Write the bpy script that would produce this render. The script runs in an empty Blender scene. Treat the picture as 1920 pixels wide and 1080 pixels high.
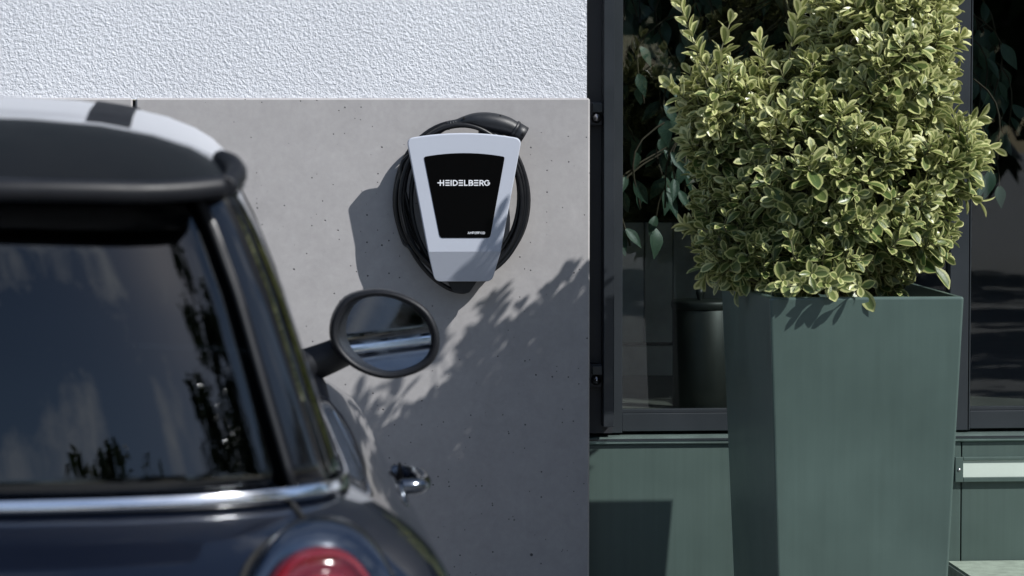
import bpy, bmesh, math, random
from mathutils import Vector, Matrix, Quaternion
import numpy as np
R = math.radians
random.seed(7)
scn = bpy.context.scene
col = scn.collection

# ------------------------------------------------------------------ camera
F = 6000.0                      # focal length in photo pixels (1920 wide)
YAW, PITCH, EYE, DIST = R(4.65), -math.atan(350 / 6000), 1.444, 8.35
fw = Vector((math.sin(YAW) * math.cos(PITCH), math.cos(YAW) * math.cos(PITCH), math.sin(PITCH)))
rt = Vector((math.cos(YAW), -math.sin(YAW), 0)); up = rt.cross(fw)
CAM = Vector((0, -DIST, EYE))
cd = bpy.data.cameras.new('camera'); cam = bpy.data.objects.new('camera', cd); col.objects.link(cam)
cam.matrix_world = Matrix.Translation(CAM) @ Matrix((rt, up, -fw)).transposed().to_4x4()
cd.sensor_width = 36; cd.lens = 36 * F / 1920; cd.clip_start = .05; cd.clip_end = 500
cd.dof.use_dof = True; cd.dof.focus_distance = 8.3; cd.dof.aperture_fstop = 7.5
scn.camera = cam
def hit(px, py, Y):             # a photo pixel on the vertical plane y = Y
    r = fw + rt * ((px - 960) / F) + up * ((540 - py) / F)
    return CAM + r * ((Y - CAM.y) / r.y)
def proj(p):
    d = Vector(p) - CAM; z = d.dot(fw)
    return 960 + F * d.dot(rt) / z, 540 - F * d.dot(up) / z

# ------------------------------------------------------------------ sky, sun, exposure
SUN = Vector((.588, -.433, .684)).normalized()
w = bpy.data.worlds.new('World'); scn.world = w; w.use_nodes = True
nt = w.node_tree; nt.nodes.clear()
sky = nt.nodes.new('ShaderNodeTexSky'); sky.sky_type = 'NISHITA'; sky.sun_disc = False
sky.sun_elevation = math.asin(SUN.z); sky.sun_rotation = math.atan2(SUN.x, SUN.y)
sky.air_density = 1.0; sky.dust_density = .6; sky.ozone_density = 1.6
tc = nt.nodes.new('ShaderNodeTexCoord')
nz = nt.nodes.new('ShaderNodeTexNoise'); nz.inputs['Scale'].default_value = 6; nz.inputs['Detail'].default_value = 9; nz.inputs['Roughness'].default_value = .6
rp = nt.nodes.new('ShaderNodeValToRGB'); rp.color_ramp.elements[0].position = .53; rp.color_ramp.elements[1].position = .74
mx = nt.nodes.new('ShaderNodeMixRGB'); mx.inputs[2].default_value = (10, 10.4, 11.2, 1)
bg = nt.nodes.new('ShaderNodeBackground'); bg.inputs[1].default_value = .085
wo = nt.nodes.new('ShaderNodeOutputWorld')
L = nt.links.new
L(tc.outputs['Generated'], nz.inputs['Vector']); L(nz.outputs['Fac'], rp.inputs[0]); L(rp.outputs[0], mx.inputs[0])
L(sky.outputs[0], mx.inputs[1]); L(mx.outputs[0], bg.inputs[0]); L(bg.outputs[0], wo.inputs[0])
sd = bpy.data.lights.new('sun', 'SUN'); so = bpy.data.objects.new('sun', sd); col.objects.link(so)
sd.energy = 4.6; sd.angle = R(.5); sd.color = (1, .985, .96)
so.rotation_euler = (-SUN).to_track_quat('-Z', 'Y').to_euler(); so.location = (6, -6, 8)
vs = scn.view_settings; vs.view_transform = 'Standard'; vs.look = 'None'; vs.gamma = 1; vs.use_curve_mapping = False
vs.exposure = .35

# ------------------------------------------------------------------ materials
def nodemat(name):
    m = bpy.data.materials.new(name); m.use_nodes = True
    return m, m.node_tree.nodes, m.node_tree.links, m.node_tree.nodes['Principled BSDF']
def tex(n, l, kind, scale, detail=4, rough=.55, dist=0):
    t = n.new('ShaderNodeTexNoise' if kind == 'n' else 'ShaderNodeTexVoronoi')
    c = n.new('ShaderNodeTexCoord'); l.new(c.outputs['Object'], t.inputs['Vector'])
    t.inputs['Scale'].default_value = scale
    if kind == 'n':
        t.inputs['Detail'].default_value = detail; t.inputs['Roughness'].default_value = rough; t.inputs['Distortion'].default_value = dist
    return t
def ramp(n, l, src, stops):
    r = n.new('ShaderNodeValToRGB'); l.new(src, r.inputs[0]); e = r.color_ramp.elements
    while len(e) < len(stops): e.new(.5)
    for i, (p, c) in enumerate(stops):
        e[i].position = p; e[i].color = (c, c, c, 1) if isinstance(c, (int, float)) else (*c, 1)
    return r.outputs[0]
def mixc(n, l, f, a, b, mode='MIX'):
    m = n.new('ShaderNodeMixRGB'); m.blend_type = mode
    for i, v in ((0, f), (1, a), (2, b)):
        if isinstance(v, (int, float)): m.inputs[i].default_value = v
        elif isinstance(v, tuple): m.inputs[i].default_value = (*v, 1)
        else: l.new(v, m.inputs[i])
    return m.outputs[0]
def bump(n, l, b, h, strength, dist, prev=None):
    k = n.new('ShaderNodeBump'); k.inputs['Strength'].default_value = strength; k.inputs['Distance'].default_value = dist
    l.new(h, k.inputs['Height'])
    if prev: l.new(prev, k.inputs['Normal'])
    if b: l.new(k.outputs[0], b.inputs['Normal'])
    return k.outputs[0]
def plain(name, c, rough=.5, metal=0, coat=0, var=.12, vs_=9, bmp=0, bs=300, spec=.5, streak=0):
    m, n, l, b = nodemat(name)
    t = tex(n, l, 'n', vs_, 6)
    if streak:
        mp = n.new('ShaderNodeMapping'); mp.inputs['Scale'].default_value = (70, 70, 1.6); t3 = tex(n, l, 'n', 1, 4); l.new(t3.inputs['Vector'].links[0].from_socket, mp.inputs[0]); l.new(mp.outputs[0], t3.inputs['Vector'])
        c3 = ramp(n, l, t3.outputs['Fac'], [(.3, 1 - streak), (.7, 1 + streak)])
    f = ramp(n, l, t.outputs['Fac'], [(.3, 1 - var), (.7, 1 + var * .6)])
    if streak: f = mixc(n, l, 1.0, f, c3, 'MULTIPLY')
    l.new(mixc(n, l, 1.0, c, f, 'MULTIPLY'), b.inputs['Base Color'])
    l.new(ramp(n, l, t.outputs['Fac'], [(.3, max(0, rough - .05)), (.7, min(1, rough + .07))]), b.inputs['Roughness'])
    b.inputs['Metallic'].default_value = metal; b.inputs['Coat Weight'].default_value = coat; b.inputs['Coat Roughness'].default_value = .03
    b.inputs['Specular IOR Level'].default_value = spec
    if bmp:
        t2 = tex(n, l, 'n', bs, 3); bump(n, l, b, t2.outputs['Fac'], bmp, .002)
    return m
def glassmat(name, tint, refl=(1, 1, 1), boost=1.0, rough=0.0):
    m, n, l, b = nodemat(name); n.remove(b)
    tr = n.new('ShaderNodeBsdfTransparent'); tr.inputs[0].default_value = (*tint, 1)
    gl = n.new('ShaderNodeBsdfGlossy'); gl.inputs[0].default_value = (*refl, 1); gl.inputs['Roughness'].default_value = rough
    lw = n.new('ShaderNodeLayerWeight'); lw.inputs[0].default_value = .5
    p = n.new('ShaderNodeMath'); p.operation = 'POWER'; p.inputs[1].default_value = 5; l.new(lw.outputs['Facing'], p.inputs[0])
    q = n.new('ShaderNodeMath'); q.operation = 'MULTIPLY_ADD'; q.inputs[1].default_value = .95; q.inputs[2].default_value = .043 * boost; q.use_clamp = True
    l.new(p.outputs[0], q.inputs[0])
    x = n.new('ShaderNodeMixShader'); l.new(q.outputs[0], x.inputs[0]); l.new(tr.outputs[0], x.inputs[1]); l.new(gl.outputs[0], x.inputs[2])
    l.new(x.outputs[0], n['Material Output'].inputs[0])
    return m
M = {}
def concrete():
    m, n, l, b = nodemat('fair_faced_concrete')
    t = tex(n, l, 'n', 2.2, 8, .6, .3); t2 = tex(n, l, 'n', 60, 5, .7); t3 = tex(n, l, 'n', 14, 6, .65, .8)
    c = ramp(n, l, t.outputs['Fac'], [(.25, (.312, .303, .306)), (.75, (.388, .378, .378))])
    c = mixc(n, l, 1.0, c, ramp(n, l, t3.outputs['Fac'], [(.3, .93), (.7, 1.04)]), 'MULTIPLY')
    c = mixc(n, l, 1.0, c, ramp(n, l, t2.outputs['Fac'], [(.3, .94), (.7, 1.04)]), 'MULTIPLY')
    # air holes: sparse small pits of uneven size
    hs = None
    for sc, thr in ((26, .11), (70, .16)):
        v = tex(n, l, 'v', sc); v.inputs['Randomness'].default_value = 1
        co = n.new('ShaderNodeSeparateColor'); l.new(v.outputs['Color'], co.inputs[0])
        k = n.new('ShaderNodeMath'); k.operation = 'MULTIPLY'; k.inputs[1].default_value = thr; l.new(ramp(n, l, co.outputs[0], [(.5, 0), (1.0, 1)]), k.inputs[0])
        d = n.new('ShaderNodeMath'); d.operation = 'SUBTRACT'; l.new(k.outputs[0], d.inputs[0]); l.new(v.outputs['Distance'], d.inputs[1])
        s = n.new('ShaderNodeMapRange'); s.inputs[1].default_value = 0; s.inputs[2].default_value = .03; l.new(d.outputs[0], s.inputs[0])
        hs = s.outputs[0] if hs is None else mixc(n, l, 1.0, hs, s.outputs[0], 'LIGHTEN')
    c = mixc(n, l, hs, c, (.10, .10, .105))
    l.new(c, b.inputs['Base Color']); b.inputs['Roughness'].default_value = .78; b.inputs['Specular IOR Level'].default_value = .25
    inv = n.new('ShaderNodeInvert'); l.new(hs, inv.inputs['Color'])
    p = bump(n, l, None, inv.outputs[0], 1.0, .003)
    bump(n, l, b, t2.outputs['Fac'], .12, .002, p)
    return m
def plaster():
    m, n, l, b = nodemat('white_roughcast_render')
    t = tex(n, l, 'n', 120, 5, .62, .2); v = tex(n, l, 'v', 210); g = tex(n, l, 'n', 1.4, 6)
    c = ramp(n, l, g.outputs['Fac'], [(.3, (.62, .64, .685)), (.7, (.70, .72, .765))])
    l.new(c, b.inputs['Base Color']); b.inputs['Roughness'].default_value = .9; b.inputs['Specular IOR Level'].default_value = .15
    p = bump(n, l, None, ramp(n, l, t.outputs['Fac'], [(.3, 0), (.7, 1)]), .9, .0034)
    bump(n, l, b, v.outputs['Distance'], .4, .002, p)
    return m
M['concrete'] = concrete(); M['plaster'] = plaster()
M['frame'] = plain('anthracite_powder_coat', (.021, .026, .031), .38, .0, var=.1, vs_=6, bmp=.05, bs=900)
M['rail'] = plain('anthracite_rail', (.028, .033, .039), .33, .3, var=.1)
M['recess'] = plain('dark_reveal_lining', (.018, .020, .025), .5)
M['base'] = plain('grey_green_base_panel', (.066, .100, .090), .42, .1, var=.12, vs_=4, bmp=.06, bs=500, streak=.07)
M['sill'] = plain('aluminium_sill', (.20, .27, .25), .35, .6, var=.12, vs_=14)
M['planter'] = plain('grey_green_planter_coat', (.070, .108, .096), .33, .15, var=.16, vs_=3.5, bmp=.05, bs=700, streak=.05)
M['steel'] = plain('bolt_steel', (.55, .55, .56), .3, 1)
M['soil'] = plain('soil', (.03, .022, .015), .95, bmp=1, bs=60)
M['white'] = plain('satin_white_plastic', (.43, .46, .53), .42, var=.03, vs_=3)
M['gloss_black'] = plain('gloss_black_panel', (.001, .001, .0012), .2, var=.05, spec=.08)
M['letter'] = plain('silver_lettering', (.72, .74, .78), .5, var=.03)
M['cable'] = plain('black_rubber', (.006, .0065, .008), .36, var=.2, vs_=30, spec=.35)
M['plug'] = plain('black_plug_plastic', (.011, .0125, .016), .42, var=.15, vs_=40, bmp=.15, bs=1200)
M['dark_hole'] = plain('dark_slot', (.003, .003, .003), .8)
M['paint'] = plain('midnight_car_paint', (.0035, .0055, .012), .3, 0, 1.0, var=.1, vs_=2, spec=.1)
M['roofpaint'] = plain('white_roof_paint', (.47, .485, .52), .4, 0, .3, var=.02, vs_=2)
M['trim'] = plain('matt_black_trim', (.009, .010, .013), .45, var=.15, vs_=20, spec=.3)
M['pillar'] = plain('gloss_black_pillar', (.003, .003, .004), .15, 0, .9, var=.05, spec=.1)
M['chrome'] = plain('chrome', (.75, .78, .83), .12, 1, var=.04)
M['lens'] = plain('red_tail_lens', (.15, .006, .010), .12, 0, 1.0, var=.1)
M['lens2'] = plain('dark_red_tail_lens', (.09, .004, .007), .15, 0, 1.0, var=.1)
M['mirror'] = plain('mirror_glass', (.82, .86, .90), .03, 1, var=.06, vs_=40)
M['interior'] = plain('car_interior', (.018, .018, .02), .7)
M['dark_chrome'] = plain('dark_chrome', (.16, .18, .21), .12, 1, var=.04)
M['tyre'] = plain('tyre', (.015, .015, .015), .85)
M['alloy'] = plain('alloy', (.4, .4, .42), .3, 1)
M['car_glass'] = glassmat('tinted_car_glass', (.07, .085, .10), (.92, .96, 1.0), 1.5)
M['side_glass'] = glassmat('car_side_glass', (.20, .23, .25), boost=1.6)
M['pane'] = glassmat('window_pane', (.80, .84, .83), boost=1.0)
M['light_lens'] = plain('opal_lamp_cover', (.56, .64, .58), .4, var=.05, vs_=5)
M['step'] = plain('rough_stone_step', (.22, .27, .22), .9, var=.25, vs_=30, bmp=.8, bs=140)
M['paving'] = plain('paving', (.24, .24, .24), .85, var=.2, vs_=3, bmp=.4, bs=60)
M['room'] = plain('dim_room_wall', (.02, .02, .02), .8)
M['room_floor'] = plain('room_floor', (.09, .088, .08), .6)
M['wood'] = plain('greyed_board', (.62, .60, .56), .7, var=.35, vs_=7)
M['pot'] = plain('dark_bin_coat', (.012, .014, .013), .45)
M['stone'] = plain('pale_sill_stone', (.40, .38, .33), .6)
M['bark'] = plain('twig_bark', (.12, .12, .06), .8, var=.3, vs_=40)
M['trunk'] = plain('tree_bark', (.06, .045, .03), .9, var=.3, vs_=10)
def leafmat(name, inner, inner2, edge, edge2, thr, transl=.22, rough=.33):
    m, n, l, b = nodemat(name)
    uv = n.new('ShaderNodeUVMap'); uv.uv_map = 'leaf'
    sp = n.new('ShaderNodeSeparateXYZ'); l.new(uv.outputs[0], sp.inputs[0])
    at = n.new('ShaderNodeAttribute'); at.attribute_name = 'tone'
    nz = tex(n, l, 'n', 70, 3); 
    a = n.new('ShaderNodeMath'); a.operation = 'MULTIPLY_ADD'; a.inputs[1].default_value = .45; l.new(nz.outputs['Fac'], a.inputs[0]); l.new(sp.outputs[0], a.inputs[2])
    # higher tone, for young growth and painted sunlit look: wider pale margin
    a2 = n.new('ShaderNodeMath'); a2.operation = 'MULTIPLY_ADD'; a2.inputs[1].default_value = .35; l.new(at.outputs['Fac'], a2.inputs[0]); l.new(a.outputs[0], a2.inputs[2])
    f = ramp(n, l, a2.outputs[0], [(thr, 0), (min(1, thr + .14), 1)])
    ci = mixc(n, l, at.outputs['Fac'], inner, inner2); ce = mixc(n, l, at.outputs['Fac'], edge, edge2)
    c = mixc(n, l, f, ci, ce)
    # pale midrib
    rib = ramp(n, l, sp.outputs[0], [(.0, .35), (.06, 0)])
    c = mixc(n, l, rib, c, edge)
    l.new(c, b.inputs['Base Color']); b.inputs['Roughness'].default_value = rough; b.inputs['Specular IOR Level'].default_value = .5
    bump(n, l, b, nz.outputs['Fac'], .25, .002)
    tl = n.new('ShaderNodeBsdfTranslucent'); l.new(c, tl.inputs[0])
    x = n.new('ShaderNodeMixShader'); x.inputs[0].default_value = transl
    l.new(b.outputs[0], x.inputs[1]); l.new(tl.outputs[0], x.inputs[2]); l.new(x.outputs[0], n['Material Output'].inputs[0])
    return m
M['leaf'] = leafmat('variegated_leaf', (.058, .105, .03), (.24, .27, .085), (.33, .36, .13), (.60, .60, .29), .90, .28)
M['ficus_leaf'] = leafmat('ficus_leaf', (.045, .085, .06), (.08, .13, .09), (.05, .09, .06), (.08, .13, .09), .98)
M['tree_leaf'] = leafmat('tree_leaf', (.03, .05, .015), (.07, .10, .03), (.03, .05, .015), (.07, .10, .03), .98)

# ------------------------------------------------------------------ helpers
def tag(o, label=None, cat=None, group=None, kind=None):
    if label: o['label'] = label
    if cat: o['category'] = cat
    if group: o['group'] = group
    if kind: o['kind'] = kind
    return o
def link(name, me, mat=None, parent=None, smooth=False):
    o = bpy.data.objects.new(name, me); col.objects.link(o)
    if mat is not None and not me.materials: me.materials.append(mat)
    if parent: o.parent = parent
    if smooth: me.polygons.foreach_set('use_smooth', [True] * len(me.polygons))
    return o
def mesh(name, v, f, mat, parent=None, smooth=False, fix=True):
    me = bpy.data.meshes.new(name); me.from_pydata([tuple(p) for p in v], [], f); me.update()
    if fix:
        bm = bmesh.new(); bm.from_mesh(me); bmesh.ops.recalc_face_normals(bm, faces=bm.faces); bm.to_mesh(me); bm.free()
    return link(name, me, mat, parent, smooth)
def empty(name, loc=(0, 0, 0), rz=0):
    o = bpy.data.objects.new(name, None); col.objects.link(o); o.location = loc; o.rotation_euler.z = rz; o.empty_display_size = .1
    return o
def box(name, a, b, mat, parent=None, bev=.0, seg=2):
    bm = bmesh.new(); bmesh.ops.create_cube(bm, size=1)
    for v in bm.verts: v.co = Vector([(a[i] + b[i]) / 2 + v.co[i] * (b[i] - a[i]) for i in range(3)])
    if bev: bmesh.ops.bevel(bm, geom=bm.edges[:], offset=bev, segments=seg, affect='EDGES', profile=.6)
    me = bpy.data.meshes.new(name); bm.to_mesh(me); bm.free()
    return link(name, me, mat, parent)
def grid(name, P, mat, parent=None, smooth=True, close_u=False, close_v=False, thick=0):
    nu, nv = len(P), len(P[0]); v = [p for r in P for p in r]; f = []
    for i in range(nu if close_u else nu - 1):
        for j in range(nv if close_v else nv - 1):
            a, b = i, (i + 1) % nu; c, d = j, (j + 1) % nv
            f.append((a * nv + c, b * nv + c, b * nv + d, a * nv + d))
    o = mesh(name, v, f, mat, parent, smooth)
    if thick:
        s = o.modifiers.new('solid', 'SOLIDIFY'); s.thickness = thick; s.offset = 0
    return o
def cr(pts, n, closed=False):
    P = [Vector(p) for p in pts]; out = []; N = len(P)
    for i in range(N if closed else N - 1):
        g = (lambda k: P[k % N]) if closed else (lambda k: P[max(0, min(N - 1, k))])
        p0, p1, p2, p3 = g(i - 1), g(i), g(i + 1), g(i + 2)
        for k in range(n):
            t = k / n
            out.append(.5 * ((2 * p1) + (p2 - p0) * t + (2 * p0 - 5 * p1 + 4 * p2 - p3) * t * t + (3 * p1 - p0 - 3 * p2 + p3) * t ** 3))
    if not closed: out.append(P[-1].copy())
    return out
def tube_geo(path, rad, seg=10, closed=False, cap=True):
    n = len(path); V = []; Fc = []
    T = [(path[(i + 1) % n] - path[i - 1]) if closed else (path[min(n - 1, i + 1)] - path[max(0, i - 1)]) for i in range(n)]
    nrm = T[0].normalized().orthogonal().normalized()
    for i in range(n):
        t = T[i].normalized(); nrm = (nrm - t * nrm.dot(t)).normalized(); bn = t.cross(nrm)
        r = rad[i] if isinstance(rad, (list, tuple)) else rad
        for k in range(seg):
            a = 2 * math.pi * k / seg; V.append(path[i] + (nrm * math.cos(a) + bn * math.sin(a)) * r)
    for i in range(n if closed else n - 1):
        for k in range(seg):
            a, b = i * seg, ((i + 1) % n) * seg; k2 = (k + 1) % seg
            Fc.append((a + k, a + k2, b + k2, b + k))
    if cap and not closed:
        Fc.append(tuple(range(seg))[::-1]); Fc.append(tuple(range((n - 1) * seg, n * seg)))
    return V, Fc
def tube(name, path, rad, mat, parent=None, seg=10, closed=False):
    V, Fc = tube_geo([Vector(p) for p in path], rad, seg, closed)
    return mesh(name, V, Fc, mat, parent, True)
def prism(name, outline, y0, y1, mat, parent=None, bev=0, smooth=False):
    # outline: list of (x,z); front at y1 (towards the camera), back at y0
    n = len(outline); bm = bmesh.new()
    f = [bm.verts.new((x, y1, z)) for x, z in outline]; b = [bm.verts.new((x, y0, z)) for x, z in outline]
    bm.faces.new(f); bm.faces.new(b[::-1])
    for i in range(n): bm.faces.new((f[i], b[i], b[(i + 1) % n], f[(i + 1) % n]))
    bmesh.ops.recalc_face_normals(bm, faces=bm.faces)
    if bev:
        e = [e for e in bm.edges if all(abs(v.co.y - y1) < 1e-6 for v in e.verts)]
        bmesh.ops.bevel(bm, geom=e, offset=bev, segments=3, affect='EDGES', profile=.5)
    me = bpy.data.meshes.new(name); bm.to_mesh(me); bm.free()
    return link(name, me, mat, parent, smooth)
def round_corners(pts, rads, n=6):
    out = []; N = len(pts)
    for i in range(N):
        p = Vector(pts[i]); a = (Vector(pts[i - 1]) - p); b = (Vector(pts[(i + 1) % N]) - p); r = rads[i]
        if not r: out.append(p); continue
        s = p + a.normalized() * r; e = p + b.normalized() * r
        for k in range(n + 1):
            t = k / n; out.append(s * (1 - t) ** 2 + p * 2 * t * (1 - t) + e * t * t)
    return [(q.x, q.y) for q in out]

# ------------------------------------------------------------------ ground
g = mesh('ground', [(-80, -80, 0), (80, -80, 0), (80, 80, 0), (-80, 80, 0)], [(0, 1, 2, 3)], M['paving']); tag(g, kind='structure')

# ------------------------------------------------------------------ the building
bld = empty('building', (.3, 0, 0)); tag(bld, 'white rendered building with grey concrete wall cladding and dark framed windows', 'building')
def B(o): o.parent = bld; o.matrix_parent_inverse = Matrix.Translation((-.3, 0, 0)); return o
B(box('rendered_wall', (-7, .014, 1.449), (.877, .30, 2.10), M['plaster']))
B(box('unseen_fascia', (-7, .004, 2.102), (7, .30, 4.6), M['frame'], bev=.003))  # dark band added above the view so the spoiler reflects something dark
B(box('rendered_wall', (-7, .034, .0), (.880, .30, 1.447), M['recess']))
xs = [-5.10, -3.90, -2.70, -1.50, -.2985, .884]
for i in range(5):
    x0, x1 = xs[i], xs[i + 1] - (.008 if i < 4 else 0)
    B(box('concrete_panel', (x0, 0, .004), (x1, .03, 1.4525), M['concrete'], bev=.0045, seg=1))
# reveal between the concrete and the blind rail, window frames
B(box('window_reveal', (.881, .105, .56), (.956, .30, 2.10), M['recess']))
rail = B(box('blind_rail', (.925, .035, .583), (.953, .100, 2.098), M['rail'], bev=.002))
for zc in (1.409, .714):
    br = box('rail_bracket', (.888, .070, zc - .028), (.9245, .104, zc + .034), M['recess'], bev=.003); br.parent = rail
    br2 = box('bracket_arm', (.897, .058, zc + .006), (.9245, .0695, zc + .03), M['frame'], bev=.002); br2.parent = rail
    path = [Vector((.909, .0700, zc - .008)), Vector((.909, .058, zc - .008))]
    tube('bolt', path, .0105, M['steel'], rail, 6); tube('bolt', [Vector((.909, .0579, zc - .008)), Vector((.909, .052, zc - .008))], .005, M['steel'], rail, 10)
    tube('washer', [Vector((.909, .0695, zc - .008)), Vector((.909, .0665, zc - .008))], .0145, M['dark_hole'], rail, 14)
def win(name, x0, x1, fl, fr, z0, z1):
    wd = B(box(name, (x0, .133, z0), (x0 + fl, .195, z1), M['frame'], bev=.0018))
    def P(nm, a, b, m, bev=.0018): o = box(nm, a, b, m, wd, bev); return o
    P('frame_rail', (x0 + fl, .136, z0 + .004), (x1 - fr, .19, z0 + .052), M['frame'])
    P('frame_rail', (x0 + fl, .136, z1 - .052), (x1 - fr, .19, z1), M['frame'])
    if fr: P('frame_stile', (x1 - fr, .133, z0), (x1, .195, z1), M['frame'])
    P('glazing_bead', (x0 + fl, .145, z0 + .0525), (x1 - fr, .17, z0 + .062), M['frame'], .001)
    P('pane', (x0 + fl, .163, z0 + .054), (x1 - fr, .169, z1 - .054), M['pane'], 0)
    return wd
win('window', .9565, 1.9255, .030, .051, .557, 2.098)
win('window', 1.9275, 3.4, .004, .051, .557, 2.098)
# slanted aluminium sill: top face, nose, lower lip
sv = []
for x in (.885, 3.4):
    sv += [(x, .195, .5560), (x, .091, .5465), (x, .0905, .5335), (x, .094, .5300), (x, .100, .5295), (x, .195, .535)]
B(mesh('window_sill', sv, [(0, 1, 7, 6), (1, 2, 8, 7), (2, 3, 9, 8), (3, 4, 10, 9), (4, 5, 11, 10), (5, 0, 6, 11), (0, 5, 4, 3, 2, 1), (6, 7, 8, 9, 10, 11)], M['sill']))
B(box('sill_trim', (.8855, .0880, .5405), (3.4, .0902, .5455), M['frame']))
B(box('base_panel', (.885, .10, .004), (1.900, .14, .5290), M['base'], bev=.002))
B(box('base_panel', (1.903, .10, .004), (3.4, .14, .5290), M['base'], bev=.002))
B(box('rendered_wall', (3.405, .014, 0), (7, .30, 2.10), M['plaster']))
# room behind the panes
B(box('room_floor', (.7, .2, .50), (6, 5, .572), M['room_floor']))
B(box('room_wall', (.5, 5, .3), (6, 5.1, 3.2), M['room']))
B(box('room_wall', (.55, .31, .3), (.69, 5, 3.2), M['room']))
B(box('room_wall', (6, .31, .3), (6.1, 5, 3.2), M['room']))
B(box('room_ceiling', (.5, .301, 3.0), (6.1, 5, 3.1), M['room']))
B(box('inner_sill', (.96, .2, .5725), (3.35, .27, .596), M['stone'], bev=.003))
# boarded partition
part = B(box('board_partition', (.75, 1.74, .573), (1.78, 1.78, 1.07), M['room']))
x = .76; k = 0
while x < 1.76:
    wv = .086 + .02 * random.random(); o = box('board', (x, 1.715 + random.random() * .006, .68), (min(x + wv, 1.77), 1.739, 1.06), M['wood'], part, .002); x += wv + .004
o = box('plinth_board', (.755, 1.705, .575), (1.775, 1.738, .668), M['wood'], part, .002)

# ------------------------------------------------------------------ wall light and step
wl = empty('wall_light', (2.2, .10, .455)); tag(wl, 'long recessed wall light with pale cover in the panel right of the planter', 'wall light')
def WL(o): o.parent = wl; o.matrix_parent_inverse = Matrix.Translation((-2.2, -.10, -.455))
za, zb = .4215, .4885
for a, b in (((1.882, .086, za), (1.904, .0995, zb)), ((2.498, .086, za), (2.52, .0995, zb)), ((1.9045, .086, zb - .009), (2.4975, .0995, zb)), ((1.9045, .086, za), (2.4975, .0995, za + .012))):
    WL(box('light_frame', a, b, M['base'], bev=.0015))
WL(box('light_cover', (1.9047, .0915, za + .0125), (2.4973, .0993, zb - .0095), M['light_lens']))
for xx in (1.8925, 2.509): WL(tube('screw', [Vector((xx, .0862, .455)), Vector((xx, .0845, .455))], .0042, M['steel'], None, 10))
bm = bmesh.new(); bmesh.ops.create_cube(bm, size=1)
for v in bm.verts: v.co = Vector((1.860 + .75 + v.co.x * 1.5, -.31 + v.co.y * .818, .104 + v.co.z * .206))
bmesh.ops.bevel(bm, geom=bm.edges[:], offset=.006, segments=2, affect='EDGES'); 
me = bpy.data.meshes.new('stone_step'); bm.to_mesh(me); bm.free()
tag(link('stone_step', me, M['step']), 'low rough stone step beside the tall planter at the lower right corner', 'step')

# ------------------------------------------------------------------ charger
Yc = -.112
ch = empty('wall_charger', (.55, 0, 1.0)); tag(ch, 'white tapered wall charging box with black front panel on the concrete wall', 'charger')
def CH(o, p=None):
    o.parent = ch; o.matrix_parent_inverse = Matrix.Translation((-.55, 0, -1.0)); return o
def pxz(px, py, Y=Yc): q = hit(px, py, Y); return (q.x, q.z)
arc = lambda x0, x1, y_e, y_m, n: [(x0 + (x1 - x0) * k / n, y_m + (y_e - y_m) * ((2 * k / n - 1) ** 2)) for k in range(n + 1)]
top = arc(762.5, 978.5, 260, 249.5, 14)
opx = top + [(941.5, 474)]
out = round_corners([pxz(*p) for p in top] + [pxz(938.6, 474), pxz(803.2, 474)], [.018] + [0] * 13 + [.018] + [0, 0])
zf = pxz(870, 474)[1]; zb_ = pxz(870, 529)[1]; xl, xr = pxz(803.2, 474)[0], pxz(938.6, 474)[0]
# front plate with the folded lower lip, one closed shell
n = len(out); SL = .026
low = round_corners([(xr, zf), (pxz(924, 529)[0], zb_), (pxz(817, 529)[0], zb_), (xl, zf)], [0, .016, .016, 0])
up_o = out[:-2]
full = up_o + low          # starts at top left, runs right, down and back up the left side
def yl(z): return 0 if z >= zf else SL * (zf - z) / (zf - zb_)
cx0 = sum(p[0] for p in full) / len(full); cz0 = sum(p[1] for p in full) / len(full)
bmv = bmesh.new()
def ring(s, dy):
    r = []
    for x_, z_ in full:
        d = Vector((x_ - cx0, z_ - cz0)); d2 = d - d.normalized() * s
        zz = cz0 + d2.y
        r.append(bmv.verts.new((cx0 + d2.x, Yc + dy + yl(z_ if z_ < zf + 1e-6 else max(zz, zf)), zz)))
    return r
rings = [ring(.0035, 0), ring(.0012, .0008), ring(0, .0035), ring(0, .024), ring(.004, .028)]
for a, b in zip(rings, rings[1:]):
    for i in range(len(full)): bmv.faces.new((a[i], a[(i + 1) % len(full)], b[(i + 1) % len(full)], b[i]))
fr = rings[0]; nu = len(up_o)
bmv.faces.new(fr[:nu] + [fr[nu], fr[-1]]); bmv.faces.new(fr[nu:]); bmv.faces.new(rings[-1][::-1])
bmesh.ops.recalc_face_normals(bmv, faces=bmv.faces)
me = bpy.data.meshes.new('front_cover'); bmv.to_mesh(me); bmv.free(); CH(link('front_cover', me, M['white']))
# rear housing on the wall, narrower so that the cable winds round it
hb = [pxz(800, 285, -.05), pxz(940, 285, -.05), pxz(915, 515, -.05), pxz(826, 515, -.05)]
CH(prism('rear_housing', round_corners(hb, [.02] * 4), 0.0, Yc + .0285, M['cable']))
CH(prism('wall_plate', round_corners([pxz(778, 268, -.02), pxz(962, 268, -.02), pxz(930, 500, -.02), pxz(808, 500, -.02)], [.03] * 4), 0.0, -.016, M['cable']))
CH(prism('cable_gland', round_corners([pxz(835, 520, -.04), pxz(897, 520, -.04), pxz(878, 548, -.04), pxz(850, 548, -.04)], [.006] * 4), -.0, -.07, M['cable']))
# black panel
pt = arc(794.5, 946.5, 294, 287, 12)
pan = round_corners([pxz(*p) for p in pt] + [pxz(918.8, 446), pxz(824.8, 446)], [.006] + [0] * 11 + [.006] + [.008, .008], 4)
panel = CH(prism('front_panel', pan, Yc + .002, Yc - .0012, M['gloss_black']))
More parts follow.
